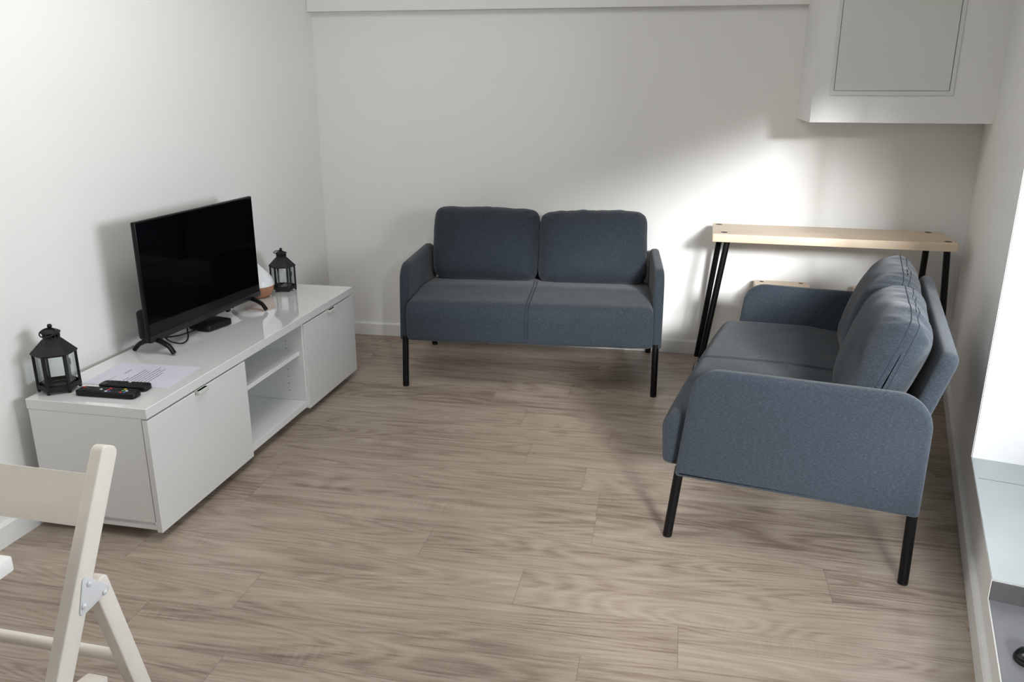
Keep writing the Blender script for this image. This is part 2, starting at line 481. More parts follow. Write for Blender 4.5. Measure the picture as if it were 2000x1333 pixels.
# skirting boards
def skirt_profile(h, t): return [(0, 0), (t, 0), (t, h - 0.008), (t - 0.005, h), (0, h)]
def skirt(name, f, a0, a1, h, t):
    bm = bmesh.new()
    pr = skirt_profile(h, t)
    A = [bm.verts.new(f(a0, p, z)) for p, z in pr]; B = [bm.verts.new(f(a1, p, z)) for p, z in pr]
    for k in range(5): bm.faces.new((A[k], A[(k + 1) % 5], B[(k + 1) % 5], B[k]))
    bm.faces.new(A); bm.faces.new(B)
    struct(name, bm, SKIRT)
skirt('baseboard_left', lambda a, p, z: Vector((p, a, z)), -5.99, -0.002, 0.075, 0.012)
skirt('baseboard_back', back, 0.013, 3.29, 0.073, 0.012)
skirt('baseboard_right', lambda a, p, z: right(a, -p, z), 0.012, SEND - 0.01, 0.078, 0.016)
# shallow bulkhead along the top of the back wall and the boxed-in corner
bm = bmesh.new(); add_hex(bm, back, 0.0, 2.48, 0.0, 0.055, 1.738, HC); struct('trim_5', bm, WALL)
BXU, BXP, BXZ = 2.474, 0.42, 1.226
bm = bmesh.new()
vs0 = [back(BXU, 0, 0), back(BXU, BXP, 0), None, None]
def on_right(p):   # where the front plane of the box meets the right wall
    a = back(0, p); d = Vector((CB, SB, 0))
    t = (CORN - a).dot(ND) / d.dot(ND)
    return a + d * t
poly = [tuple(back(BXU, 0)[:2]), tuple(back(BXU, BXP)[:2]), tuple(on_right(BXP)[:2]), tuple(on_right(0)[:2])]
add_prism(bm, poly, BXZ, HC); struct('trim_6', bm, WALL)
# access panel on the box
ap = thing('access_panel', 'pale grey-green flush access panel set in the boxed-out wall corner above the console table', 'access panel', back(2.79, BXP, 1.34), BW)
bm = bmesh.new()
W2 = 0.247
for (a0, a1, z0, z1) in ((-W2, -W2 + 0.015, 0, 0.78), (W2 - 0.015, W2, 0, 0.78), (-W2 + 0.015, W2 - 0.015, 0, 0.018), (-W2 + 0.015, W2 - 0.015, 0.762, 0.78)):
    add_box(bm, a0, a1, -0.006, 0.0, z0, z1)
link_mesh('frame', bm, PANEL, ap, False)
link_mesh('gap', box(-W2 + 0.0145, W2 - 0.0145, -0.0025, -0.0005, 0.0175, 0.7625), DARKGAP, ap, False)
link_mesh('door', box(-W2 + 0.0175, W2 - 0.0175, -0.0055, -0.0025, 0.0195, 0.7605, 0.0008), PANEL, ap, False)

# ------------------------------------------------------------------ two-seat sofas
def rounded_outline(pts, radii, n=6):
    """polygon with rounded corners"""
    out = []; m = len(pts)
    for i in range(m):
        p0, p1, p2 = Vector(pts[i - 1]), Vector(pts[i]), Vector(pts[(i + 1) % m])
        r = radii[i]
        if r <= 0: out.append(tuple(p1)); continue
        a = (p0 - p1).normalized(); b = (p2 - p1).normalized()
        ang = a.angle(b); d = r / math.tan(ang / 2)
        s, e = p1 + a * d, p1 + b * d
        c = p1 + (a + b).normalized() * (r / math.sin(ang / 2))
        a0 = math.atan2(s.y - c.y, s.x - c.x); a1 = math.atan2(e.y - c.y, e.x - c.x)
        da = (a1 - a0 + PI) % (2 * PI) - PI
        for k in range(n + 1): out.append((c.x + r * math.cos(a0 + da * k / n), c.y + r * math.sin(a0 + da * k / n)))
    return out
def subdivide_outline(poly, step):
    out = []; n = len(poly)
    for i in range(n):
        a, b = Vector(poly[i]), Vector(poly[(i + 1) % n])
        k = max(1, int((b - a).length / step))
        for j in range(k): out.append(tuple(a.lerp(b, j / k)))
    return out
def cushion(hx, hy, hz, seed, M, soft=1.0):
    """soft back cushion: width x, thickness y, height z; returns bmesh and a seam function"""
    n = 46
    pp = 7.5
    off = Vector((seed * 7.3, seed * 3.1, seed * 1.7))
    def outline(x, z):
        mx = max(abs(x), abs(z))
        if mx < 1e-9: return 0, 0, 0
        k = mx / (abs(x) ** pp + abs(z) ** pp) ** (1 / pp)
        return x * k, z * k, mx
    def surf(i, j, side):
        x = math.sin(i * PI / 2); z = math.sin(j * PI / 2)
        X, Z, rho = outline(x, z)
        t = max(0.0, 1 - rho ** 4.6) ** 0.56
        y = hy * t * (1.0 if side < 0 else 0.85)
        bulge = 1 + 0.12 * (1 - Z * Z) * (1 - X * X)
        co = Vector((X * hx, side * y * bulge, Z * hz))
        # gathers running in from the rim, strongest by the corners and along the top edge
        edge = rho ** 7
        corner = (abs(X) * abs(Z)) ** 2.5
        w1 = noise.noise(Vector((co.x * 26, co.y * 5, co.z * 16)) + off)
        w2 = noise.noise(Vector((co.x * 8, co.y * 8, co.z * 6)) + off * 2)
        a = math.atan2(Z, X)
        g = math.sin(a * 46 + 3 * w2)
        rim = 1 - rho ** 24
        d = soft * (0.0060 * w1 * (0.25 + edge) + 0.0115 * w2 * (0.4 + 0.6 * rho)) + 0.0065 * g * corner * rim
        nrm = Vector((X * rho ** 8 * 0.8, side * (0.3 + t), Z * rho ** 8)).normalized()
        return co + nrm * d
    bm = bmesh.new()
    for side in (-1, 1):
        g = [[bm.verts.new(M @ surf(2 * i / n - 1, 2 * j / n - 1, side)) for j in range(n + 1)] for i in range(n + 1)]
        for i in range(n):
            for j in range(n):
                q = (g[i][j], g[i + 1][j], g[i + 1][j + 1], g[i][j + 1])
                bm.faces.new(q if side < 0 else q[::-1])
    bmesh.ops.remove_doubles(bm, verts=bm.verts, dist=0.0012)
    seam = bmesh.new()
    for side in (-1, 1):
        pts = []
        rr = 0.9945
        jj = math.asin(rr) / (PI / 2)
        m = 60
        for (ax, lo, hi) in (('b', -1, 1), ('r', -1, 1), ('t', 1, -1), ('l', 1, -1)):
            for k in range(m):
                v = (lo + (hi - lo) * k / m) * jj
                i, j = {'b': (v, -jj), 'r': (jj, v), 't': (v, jj), 'l': (-jj, v)}[ax]
                p = surf(i, j, side)
                pts.append(M @ (p + p.normalized() * 0.0006))
        add_tube(seam, pts, 0.0011, 5, closed=True)
    return bm, seam
def make_sofa(label, loc, rz, back_leg, panel_top, cush_y, tilt, cush_dz):
    s = thing('two_seat_sofa', label, 'sofa', loc, rz, None)
    # seat: profile in y,z extruded along x
    bl = back_leg
    seat = rounded_outline([(-0.036, 0.236), (bl - 0.07, 0.25), (bl - 0.05, 0.40), (0.30, 0.432), (-0.047, 0.418)], [0.022, 0.02, 0.02, 0.6, 0.062], 8)
    seat = subdivide_outline(seat, 0.03)
    def tfs(t, a, b):
        k = max(0.0, 1 - (abs(t) / 0.567) ** 4)
        crown = 0.006 * k if b > 0.36 else 0.0
        return Vector((t, a - (0.004 * k if a < 0 else 0), b + crown + 0.0025 * noise.noise(Vector((t * 9, a * 9, b * 9)))))
    so = link_mesh('seat_cushion', slab(seat, -0.567, 0.567, 0.022, tfs, 5, 40), FAB, s, True, 60)
    sm = bmesh.new()
    top = [p for p in seat]
    # double seam down the middle of the seat, over the top and the front
    idx = sorted([p for p in seat if p[1] > 0.40 and p[0] > 0.02], key=lambda p: -p[0])
    front = [(0.45, 0.4225), (0.30, 0.429), (0.12, 0.4245), (0.03, 0.420), (-0.012, 0.4125), (-0.036, 0.394), (-0.0465, 0.362), (-0.044, 0.31), (-0.039, 0.262)]
    for dx in (-0.008, 0.006):
        add_tube(sm, spline([(dx + 0.004 * math.sin(a * 7), a - 0.0062, b + 0.0084) for a, b in front], 6), 0.0011, 5)
    link_mesh('seam_stitching', sm, STITCH, so)
    # arms
    arm = rounded_outline([(0.012, 0.222), (bl + 0.012, 0.222), (bl + 0.012, 0.583), (0.052, 0.580)], [0.012, 0.012, 0.10, 0.085], 10)
    arm = subdivide_outline(arm, 0.03)
    for sx in (-1, 1):
        def tfa(t, a, b, sx=sx):
            h = (b - 0.222) / 0.364
            a2 = a + 0.0 if a > 0.3 else a
            puff = 0.004 * math.sin(max(0, min(1, h)) * PI) * math.sin(max(0, min(1, a / (bl + 0.012))) * PI)
            t2 = t + (puff if t > 0 else -puff)
            return Vector((sx * 0.589 + t2, a2, b))
        link_mesh('armrest', slab(arm, -0.0225, 0.0225, 0.017, tfa, 5, 1), FAB, s, True, 60)
    # leaning upholstered back frame
    y0, z0 = bl - 0.085, 0.26
    y1, z1 = panel_top
    d = Vector((0, y1 - y0, z1 - z0)); Lb = d.length; d.normalize()
    nrm = Vector((0, d.z, -d.y))
    ol = subdivide_outline(rrect(-0.540, 0.540, 0.0, Lb, 0.035), 0.05)
    def tfb(t, a, b): return Vector((a, y0, z0)) + d * b + nrm * t
    link_mesh('back_frame', slab(ol, -0.028, 0.022, 0.02, tfb, 4, 0), FAB, s, True, 60)
    # back cushions
    for k, cx in enumerate((-0.2735, 0.2735)):
        M = Matrix.Translation((cx, cush_y, 0.594 + cush_dz[k])) @ Matrix.Rotation(-math.radians(tilt), 4, 'X') @ Matrix.Rotation(math.radians((0.6, -0.8)[k]), 4, 'Y')
        b1, b2 = cushion(0.274, 0.099, 0.188, 1 + k + loc[0] * 2, M, 0.5 if rz < 0.5 and rz > -0.5 else 1.15)
        c = link_mesh('back_cushion', b1, FAB, s, True, 80)
        link_mesh('seam_stitching', b2, STITCH, c)
    # legs
    for sx in (-1, 1):
        for fr in (True, False):
            bm = bmesh.new()
            if fr: add_cyl(bm, (sx * 0.586, 0.001, 0.004), (sx * 0.586, 0.026, 0.245), 0.0148, n=28)
            else: add_cyl(bm, (sx * 0.586, bl, 0.004), (sx * 0.586, bl - 0.004, 0.245), 0.0148, n=28)
            lg = link_mesh('leg', bm, LEGM, s)
            y = 0.001 if fr else bl
            bm = bmesh.new(); add_cyl(bm, (sx * 0.586, y, 0.0), (sx * 0.586, y, 0.006), 0.0138, n=24)
            link_mesh('foot_cap', bm, RUBBER, lg)
    return s
make_sofa('dark blue-grey fabric two-seat sofa standing against the back wall', (1.312, -0.676, 0), 0.108, 0.664, (0.668, 0.68), 0.545, 17.0, (0.0, -0.007))
YS2 = math.atan2(-0.13, 0.678) - PI / 2 + 0.024
x2 = Vector((math.cos(YS2), math.sin(YS2), 0))
o2 = Vector((2.020, -1.846, 0)) - x2 * 0.586
make_sofa('sunlit blue-grey fabric two-seat sofa with its back to the right wall', tuple(o2), YS2, 0.69, (0.730, 0.685), 0.568, 19.0, (-0.012, -0.006))

# ------------------------------------------------------------------ console table and stools
def peg_table(name, label, cat, loc, rz, w, d, h, th, splay, r, inset_, group=None):
    t = thing(name, label, cat, loc, rz, group)
    ol = rrect(-w / 2, w / 2, -d / 2, d / 2, 0.012, 4)
    link_mesh('top', slab(ol, h - th, h, 0.003, lambda q, a, b: Vector((a, b, q)), 3, 0), BIRCH, t)
    for sx in (-1, 1):
        for sy in (-1, 1):
            px, py = sx * (w / 2 - inset_), sy * (d / 2 - inset_)
            bm = bmesh.new()
            add_cyl(bm, (px + sx * splay, py + sy * splay * 0.6, 0), (px, py, h - 0.002), r * 0.85, r, 20)
            lg = link_mesh('leg', bm, LEGM, t)
            bm = bmesh.new(); add_lathe(bm, [(0, h + 0.0006), (r, h + 0.0006), (r, h - 0.004), (0, h - 0.004)], 24, lambda v, px=px, py=py: v + Vector((px, py, 0)))
            link_mesh('leg_end', bm, DARKGAP, lg, False)
    return t
ct = thing('console_table', 'pale wood console table on black rod legs in the right back corner', 'table', (2.638, -0.163, 0), -0.006)
link_mesh('top', slab(rrect(-0.526, 0.526, -0.158, 0.158, 0.008, 4), 0.682, 0.72, 0.002, lambda q, a, b: Vector((a, b, q)), 3, 0), BIRCH, ct)
for (hx, hy), (tx, ty), (fx, fy) in (((2.142, -0.040), (2.155, -0.032), (2.079, 0.040)), ((2.165, -0.268), (2.183, -0.288), (2.088, -0.318)), ((3.098, -0.045), (3.104, -0.030), (3.116, 0.032)), ((3.128, -0.282), (3.128, -0.285), (3.172, -0.325))):
    hx, hy, tx, ty, fx, fy = hx - 2.638, hy + 0.163, tx - 2.638, ty + 0.163, fx - 2.638, fy + 0.163
    bm = bmesh.new(); add_cyl(bm, (fx, fy, 0), (tx, ty, 0.690), 0.0145, 0.0145, 24); lg = link_mesh('leg', bm, LEGM, ct)
    bm = bmesh.new(); add_lathe(bm, [(0, 0.7206), (0.0155, 0.7206), (0.0155, 0.716), (0, 0.716)], 28, lambda v, hx=hx, hy=hy: v + Vector((hx, hy, 0))); link_mesh('leg_end', bm, DARKGAP, lg, False)
peg_table('stool', 'small pale wood stool under the console table, its top showing above the sofa armrest', 'stool', (2.470, -0.070, 0), 0.012, 0.262, 0.24, 0.43, 0.034, 0.022, 0.011, 0.036)
peg_table('stool', 'small pale wood stool, only a corner showing beside the far sofa back cushion', 'stool', (2.944, -0.082, 0), 0.012, 0.262, 0.24, 0.43, 0.034, 0.022, 0.011, 0.036)

# ------------------------------------------------------------------ tv bench
BY = 0.0198
bench = thing('tv_bench', 'long white glossy low bench with two doors and an open shelf along the left wall', 'tv bench', (0.021, -0.6575, 0), BY)
def bl(x, y, z=0.0):
    c, s = math.cos(BY), math.sin(BY)
    return Vector((0.021 + c * x - s * y, -0.6575 + s * x + c * y, z))
BLN, BD = 1.60, 0.42
YA, YBd = -1.022, -0.536          # faces of the open compartment
link_mesh('top', box(0, BD, -BLN, 0, 0.417, 0.45, 0.0015), LAQ, bench, False)
link_mesh('side_panel', box(0.004, BD - 0.022, -BLN + 0.001, -BLN + 0.019, 0.052, 0.4165, 0.001), LAQM, bench, False)
link_mesh('side_panel', box(0.004, BD - 0.022, -0.019, -0.001, 0.052, 0.4165, 0.001), LAQM, bench, False)
link_mesh('divider', box(0.006, BD - 0.012, YA - 0.018, YA, 0.066, 0.4165, 0.001), LAQM, bench, False)
dv = link_mesh('divider', box(0.006, BD - 0.012, YBd, YBd + 0.018, 0.066, 0.4165, 0.001), LAQM, bench, False)
PEG = plain('grey_peg_hole', srgb(140, 140, 142), 0.8)
for xx in (0.33, 0.07):
    for k in range(9):
        zz = 0.11 + 0.032 * k
        bm = bmesh.new()
        add_cyl(bm, (xx, YBd - 0.0006, zz), (xx, YBd + 0.004, zz), 0.0028, n=10)
        link_mesh('peg_hole', bm, PEG, dv, False)
link_mesh('bottom_panel', box(0.004, BD - 0.012, -BLN + 0.001, -0.001, 0.038, 0.0655, 0.001), LAQM, bench, False)
link_mesh('shelf', box(0.012, BD - 0.03, YA + 0.001, YBd - 0.001, 0.275, 0.293, 0.001), LAQM, bench, False)
link_mesh('back_panel', box(0.004, 0.010, -BLN + 0.019, -0.019, 0.066, 0.4165), LAQM, bench, False)
for (y0, y1) in ((-BLN, YA - 0.001), (YBd + 0.004, 0.0)):
    dr = link_mesh('door', box(BD - 0.019, BD, y0, y1, 0.030, 0.4115, 0.0015), LAQ, bench, False)
    ym = (y0 + y1) / 2 - 0.005
    bm = bmesh.new()
    add_box(bm, BD - 0.004, BD + 0.016, ym - 0.03, ym + 0.03, 0.4118, 0.4135)
    add_box(bm, BD + 0.0, BD + 0.016, ym - 0.03, ym + 0.03, 0.400, 0.4135, 0.003)
    link_mesh('handle', bm, HANDLE, dr)
for px in (0.06, 0.33):
    for py in (-1.5, -0.8, -0.1):
        bm = bmesh.new(); add_cyl(bm, (px, py, 0), (px, py, 0.039), 0.022, n=20); link_mesh('foot', bm, HANDLE, bench)
TOPZ = 0.45

# ------------------------------------------------------------------ television
tv = thing('television', 'black flat-screen television standing on the white bench', 'television', (0.1725, -1.433, TOPZ), -0.034)
# local: y along the screen, +x to the viewer
HW, ZB, ZTt = 0.3635, 0.045, 0.480
link_mesh('body', box(-0.008, 0.010, -HW, HW, ZB, ZTt, 0.004, 3), TVB, tv)
link_mesh('screen', box(0.0085, 0.0112, -HW + 0.005, HW - 0.005, ZB + 0.026, ZTt - 0.005), SCREEN, tv, False)
link_mesh('lower_bezel', box(0.009, 0.0135, -HW + 0.001, HW - 0.001, ZB + 0.001, ZB + 0.025, 0.002), TVG, tv)
link_mesh('rear_housing', box(-0.052, -0.007, -HW + 0.012, HW - 0.012, ZB + 0.004, ZB + 0.115, 0.014, 3), TVB, tv)
bm = bmesh.new(); add_box(bm, -0.004, 0.006, 0.12, 0.142, ZB - 0.012, ZB + 0.004, 0.002); link_mesh('sensor', bm, TVB, tv)
bm = bmesh.new(); add_box(bm, 0.002, 0.0105, -HW + 0.05, -HW + 0.062, ZB - 0.001, ZB + 0.006, 0.001); link_mesh('sticker', bm, KEYW, tv)
for y in (-0.325, 0.295):
    for sx in (-1, 1):
        pts = spline([(0.0, y, ZB + 0.006), (sx * 0.030, y - 0.003, ZB - 0.001), (sx * 0.062, y - 0.006, 0.030), (sx * 0.084, y - 0.010, 0.0075)], 8)
        bm = bmesh.new(); add_tube(bm, pts, [0.0095] * 8 + [0.009] * 8 + [0.008] * 8 + [0.0075], 10)
        for v in bm.verts: v.co.y = y + (v.co.y - y) * 1.25
        link_mesh('leg', bm, TVB, tv)

# set-top box and cables
stb = thing('set_top_box', 'small black plastic box with cables under the television', 'set-top box', (0.165, -1.418, TOPZ), -0.20)
link_mesh('case', slab(rrect(-0.055, 0.055, -0.068, 0.068, 0.014), 0.003, 0.026, 0.004, lambda q, a, b: Vector((a, b, q)), 3, 0), BOXM, stb)
for px in (-0.04, 0.04):
    for py in (-0.05, 0.05):
        bm = bmesh.new(); add_cyl(bm, (px, py, 0), (px, py, 0.004), 0.006, n=14); link_mesh('foot', bm, RUBBER, stb)
bm = bmesh.new()
add_tube(bm, spline([(0.158, -1.70, 0.492), (0.178, -1.695, 0.474), (0.20, -1.66, 0.4575), (0.185, -1.60, 0.4585), (0.165, -1.57, 0.478), (0.160, -1.56, 0.491)], 10), 0.0028, 8)
tag(link_mesh('power_cable', bm, CABLE), 'thin black cable drooping below the left half of the television', 'cable')
bm = bmesh.new()
add_tube(bm, spline([(0.155, -1.485, 0.462), (0.145, -1.52, 0.459), (0.12, -1.56, 0.4535), (0.07, -1.60, 0.4532), (0.04, -1.60, 0.4532)], 10), 0.0028, 8)
tag(link_mesh('antenna_cable', bm, CABLE), 'thin black cable running left from the small black box', 'cable')
bm = bmesh.new()
for k, yy in enumerate((-1.41, -1.385, -1.36, -1.345)):
    p = [(0.112, yy, 0.464), (0.098, yy + 0.01, 0.474), (0.104, yy + 0.02, 0.490), (0.125, yy + 0.03, 0.492)]
    add_tube(bm, spline(p, 8), 0.0032, 8)
tag(link_mesh('cable_bundle', bm, CABLE), 'bundle of black cables rising from the small black box into the television', 'cable')

# ------------------------------------------------------------------ lanterns
def make_lantern(label, loc, rz, ring_tilt, ring_dir):
    t = thing('lantern', label, 'lantern', loc, rz, None)
    R = 0.064
    hexp = lambda r, k: Vector((r * math.cos(PI / 3 * k), r * math.sin(PI / 3 * k), 0))
    def hex_lathe(prof):
        bm = bmesh.new(); add_lathe(bm, prof, 6); return bm
    link_mesh('base', hex_lathe([(0, 0.010), (R, 0.010), (R, 0.026), (R - 0.003, 0.026), (R - 0.003, 0.016), (0, 0.016)]), LANT, t, True, 20)
    bm = bmesh.new(); add_tube(bm, [(0.030 * math.cos(2 * PI * k / 28), 0.030 * math.sin(2 * PI * k / 28), 0.019) for k in range(28)], 0.003, 6, True)
    link_mesh('candle_ring', bm, LANT, t)
    for k in range(6):
        p = hexp(R - 0.004, k)
        bm = bmesh.new(); add_box(bm, -0.005, 0.0035, -0.0045, 0.0045, 0.014, 0.130, 0.0008, 1, Matrix.Translation(p) @ Matrix.Rotation(PI / 3 * k, 4, 'Z'))
        link_mesh('corner_post', bm, LANT, t)
        bm = bmesh.new(); add_lathe(bm, [(0, 0.0), (0.004, 0.0005), (0.0058, 0.005), (0.004, 0.0115), (0, 0.0118)], 12, lambda v, p=p: v + p * 0.97)
        link_mesh('foot', bm, LANT, t)
        a, b = hexp(R - 0.009, k), hexp(R - 0.009, (k + 1) % 6)
        m = (a + b) / 2; Lg = (b - a).length / 2 - 0.003
        ang = math.atan2((b - a).y, (b - a).x)
        link_mesh('glass_pane', box(-Lg, Lg, -0.0007, 0.0007, 0.018, 0.128, 0, 2, Matrix.Translation(m) @ Matrix.Rotation(ang, 4, 'Z')), GLASS, t, False)
    link_mesh('roof', hex_lathe([(R - 0.005, 0.122), (R + 0.001, 0.122), (R + 0.0035, 0.128), (0.0265, 0.170), (0.022, 0.170), (R - 0.006, 0.128)]), LANT, t, True, 20)
    # vented crown: ring of little pillars between two bands
    bm = bmesh.new()
    add_lathe(bm, [(0.0205, 0.166), (0.0245, 0.166), (0.0245, 0.176), (0.0205, 0.176), (0.0205, 0.166)], 28)
    add_lathe(bm, [(0.0205, 0.186), (0.0245, 0.186), (0.0245, 0.190), (0.0205, 0.190), (0.0205, 0.186)], 28)
    for k in range(12):
        c = Vector((0.0226 * math.cos(2 * PI * k / 12), 0.0226 * math.sin(2 * PI * k / 12), 0))
        add_cyl(bm, c + Vector((0, 0, 0.175)), c + Vector((0, 0, 0.187)), 0.0026, n=8)
    link_mesh('crown', bm, LANT, t)
    bm = bmesh.new()
    prof = [(0, 0.189), (0.0275, 0.189), (0.0288, 0.191), (0.024, 0.195), (0.013, 0.200), (0.0, 0.202)]
    add_lathe(bm, prof, 28); link_mesh('cap', bm, LANT, t)
    bm = bmesh.new(); add_lathe(bm, [(0, 0.198), (0.0045, 0.199), (0.0035, 0.203), (0.0068, 0.207), (0.0075, 0.211), (0.005, 0.216), (0, 0.2175)], 16); link_mesh('finial', bm, LANT, t)
    RR = 0.023
    c0 = Vector((0, 0, 0.2035))
    d = Vector((math.cos(ring_dir) * math.cos(ring_tilt), math.sin(ring_dir) * math.cos(ring_tilt), math.sin(ring_tilt)))
    side = Vector((-math.sin(ring_dir), math.cos(ring_dir), 0))
    bm = bmesh.new(); add_tube(bm, [c0 + d * (RR - RR * math.cos(2 * PI * k / 32)) + side * RR * math.sin(2 * PI * k / 32) for k in range(32)], 0.0022, 8, True)
    link_mesh('ring_handle', bm, LANT, t)
    bm = bmesh.new(); p = hexp(R, 3); add_box(bm, -0.006, 0.003, -0.005, 0.005, 0.06, 0.082, 0.002, 2, Matrix.Translation(p)); link_mesh('door_clasp', bm, LANT, t)
    return t
make_lantern('black hexagonal lantern at the near left end of the bench beside the remotes', (0.096, -2.158, TOPZ), math.radians(-81), math.radians(-24), math.radians(10))
l2 = make_lantern('black hexagonal lantern at the far end of the bench, right of the television', (0.150, -0.780, TOPZ), math.radians(-99), math.radians(-8), math.radians(5))

l2.scale = (0.93, 0.93, 0.93)

# ------------------------------------------------------------------ aroma diffuser
df = thing('aroma_diffuser', 'white teardrop pot with a wood-grain base behind the right edge of the television', 'diffuser', (0.098, -0.925, TOPZ))
bm = bmesh.new(); add_lathe(bm, [(0, 0), (0.045, 0), (0.058, 0.008), (0.070, 0.030), (0.0735, 0.052), (0.0735, 0.054), (0, 0.054)], 40); link_mesh('wooden_base', bm, DIFW, df)
bm = bmesh.new(); add_lathe(bm, [(0, 0.0545), (0.0735, 0.0545), (0.0715, 0.072), (0.064, 0.092), (0.050, 0.112), (0.034, 0.128), (0.020, 0.142), (0.012, 0.152), (0.007, 0.154), (0.0, 0.153)], 40); link_mesh('white_cover', bm, CERAM, df)

# ------------------------------------------------------------------ paper sheet
sheet = thing('paper_sheet', 'white printed sheet of paper lying flat on the bench behind the remotes', 'paper', (0.2715, -1.984, TOPZ), 0.080)
link_mesh('page', box(-0.1485, 0.1485, -0.106, 0.106, 0.0004, 0.0012), PAPER, sheet, False)
bm = bmesh.new(); bmr = bmesh.new()
def textline(b, x, y0, y1, h, seed):
    rnd = random.Random(seed); y = y0
    while y < y1:
        w = rnd.uniform(0.004, 0.013)
        e = min(y + w, y1)
        add_box(b, x - h / 2, x + h / 2, y, e, 0.0012, 0.00135)
        y = e + 0.0022
textline(bmr, -0.083, -0.066, -0.022, 0.0022, 1)
bmt = bmesh.new(); textline(bmt, -0.070, 0.005, 0.045, 0.0034, 2); link_mesh('printed_title', bmt, INK, sheet, False)
for k, (y0, y1) in enumerate(((-0.060, -0.030), (-0.060, 0.050), (-0.060, 0.046), (-0.060, 0.040), (-0.060, 0.082), (-0.060, 0.060), (-0.060, 0.070), (-0.060, 0.030))):
    textline(bm, -0.034 + 0.0125 * k, y0, y1, 0.0030, 10 + k)
link_mesh('printed_text', bm, INK, sheet, False)
link_mesh('red_heading', bmr, INKR, sheet, False)

# ------------------------------------------------------------------ remote controls
def make_remote(label, loc, rz, ln, wd, colorful, tilt=0.0):
    t = thing('remote_control', label, 'remote control', loc, rz, None)
    ol = rrect(-ln / 2, ln / 2, -wd / 2, wd / 2, wd * 0.30, 6)
    link_mesh('case', slab(ol, 0.0, 0.0185, 0.005, lambda q, a, b: Vector((a, b, q)), 4, 0), REM, t)
    def key(x, y, rx, ry, mat):
        bm = bmesh.new()
        add_slab(bm, rrect(-rx, rx, -ry, ry, min(rx, ry) * 0.8, 4), 0.0180, 0.0202, 0.0007, lambda q, a, b: Vector((x + a, y + b, q)), 2, 0)
        link_mesh('button', bm, mat, t)
    # the power key sits at the -x end
    key(-ln / 2 + 0.014, 0.010, 0.0045, 0.0045, KEYR if colorful else KEYD)
    nrow = int((ln - 0.04) / 0.0125)
    for i in range(nrow):
        x = -ln / 2 + 0.030 + i * 0.0125
        f = i / nrow
        for j in (-1, 0, 1):
            y = j * wd * 0.27
            mat = KEYD
            if colorful:
                if 0.30 < f < 0.38 and j == 0: mat = KEYW
                if 0.40 < f < 0.50: mat = (KEYW, KEYR, KEYR)[j + 1]
                if 0.50 < f < 0.58 and j == -1: mat = KEYB
                if 0.72 < f < 0.80: mat = (KEYR, KEYG, KEYY)[j + 1]
                if 0.80 < f < 0.88: mat = (KEYB, KEYW, KEYD)[j + 1]
            else:
                if 0.42 < f < 0.52 and j == 1: mat = KEYW
            key(x, y, 0.0043, 0.0037, mat)
    return t
make_remote('black remote control with coloured keys, nearest the front end of the bench', (0.285, -2.172, TOPZ), 0.055, 0.205, 0.048, True)
make_remote('black remote control with plain keys, lying against the printed sheet', (0.298, -2.108, TOPZ), 0.085, 0.165, 0.046, False)

# ------------------------------------------------------------------ folding chair and dining table corner
ch = thing('folding_chair', 'beige-white wooden folding chair in the bottom left foreground', 'chair', (0.877, -3.30, 0))
CX, CY = 0.877, -3.30
XO = 0.22                       # half width to the outer faces
TH = 0.024
def post_y(z): return -3.137 + (z - 0.77) * 0.535 - CY      # middle line of the back post
def leg_y(z): return -3.196 + (0.55 - z) * 0.235 - CY
ang_p = math.atan(0.535)
def stick(f, z0, z1, w, sx, round_top=0.0, xo=XO):
    """flat stick in the y-z plane whose middle line is f(z)"""
    p0, p1 = Vector((f(z0), z0)), Vector((f(z1), z1))
    d = (p1 - p0).normalized(); nn = Vector((-d.y, d.x)) * (w / 2)
    ol = [tuple(p0 - nn), tuple(p0 + nn), tuple(p1 + nn), tuple(p1 - nn)]
    r = [0.0, 0.0, round_top, round_top]
    a = sum(ol[i][0] * ol[(i + 1) % 4][1] - ol[(i + 1) % 4][0] * ol[i][1] for i in range(4))
    if a < 0: ol = ol[::-1]; r = r[::-1]
    ol = rounded_outline(ol, [max(x, 0.004) for x in r], 5)
    return slab(ol, sx * xo - (TH if sx > 0 else 0), sx * xo + (0 if sx > 0 else TH), 0.003, lambda t, aa, b: Vector((t, aa, b)), 3, 0)
for sx in (-1, 1):
    link_mesh('back_post', stick(post_y, 0.004, 0.79, 0.040, sx, 0.014), CHAIRP, ch)
    link_mesh('rear_leg', stick(leg_y, 0.004, 0.572, 0.036, sx, 0.012), CHAIRP, ch)
    pp = [(-3.235 - CY, 0.592), (-3.186 - CY, 0.546), (-3.252 - CY, 0.540)]
    if sum(pp[i][0] * pp[(i + 1) % 3][1] - pp[(i + 1) % 3][0] * pp[i][1] for i in range(3)) < 0: pp = pp[::-1]
    grow = inset(pp, -0.006)
    ol = rounded_outline(grow, [0.008] * 3, 5)
    x0 = sx * XO
    br = link_mesh('bracket', slab(ol, min(x0, x0 + sx * 0.002), max(x0, x0 + sx * 0.002), 0.0006, lambda t, a, b: Vector((t, a, b)), 2, 0), CHROME, ch)
    for (yy, zz) in ((-3.2285 - CY, 0.5815), (-3.198 - CY, 0.545), (-3.2475 - CY, 0.5505)):
        bm = bmesh.new()
        add_lathe(bm, [(0, 0.0), (0.0056, 0.0), (0.0052, 0.002), (0.003, 0.0038), (0, 0.0044)], 14, lambda v, yy=yy, zz=zz, x0=x0, sx=sx: Vector((x0 + sx * (0.002 + v.z), yy + v.x, zz + v.y)))
        link_mesh('rivet', bm, CHROME, br)
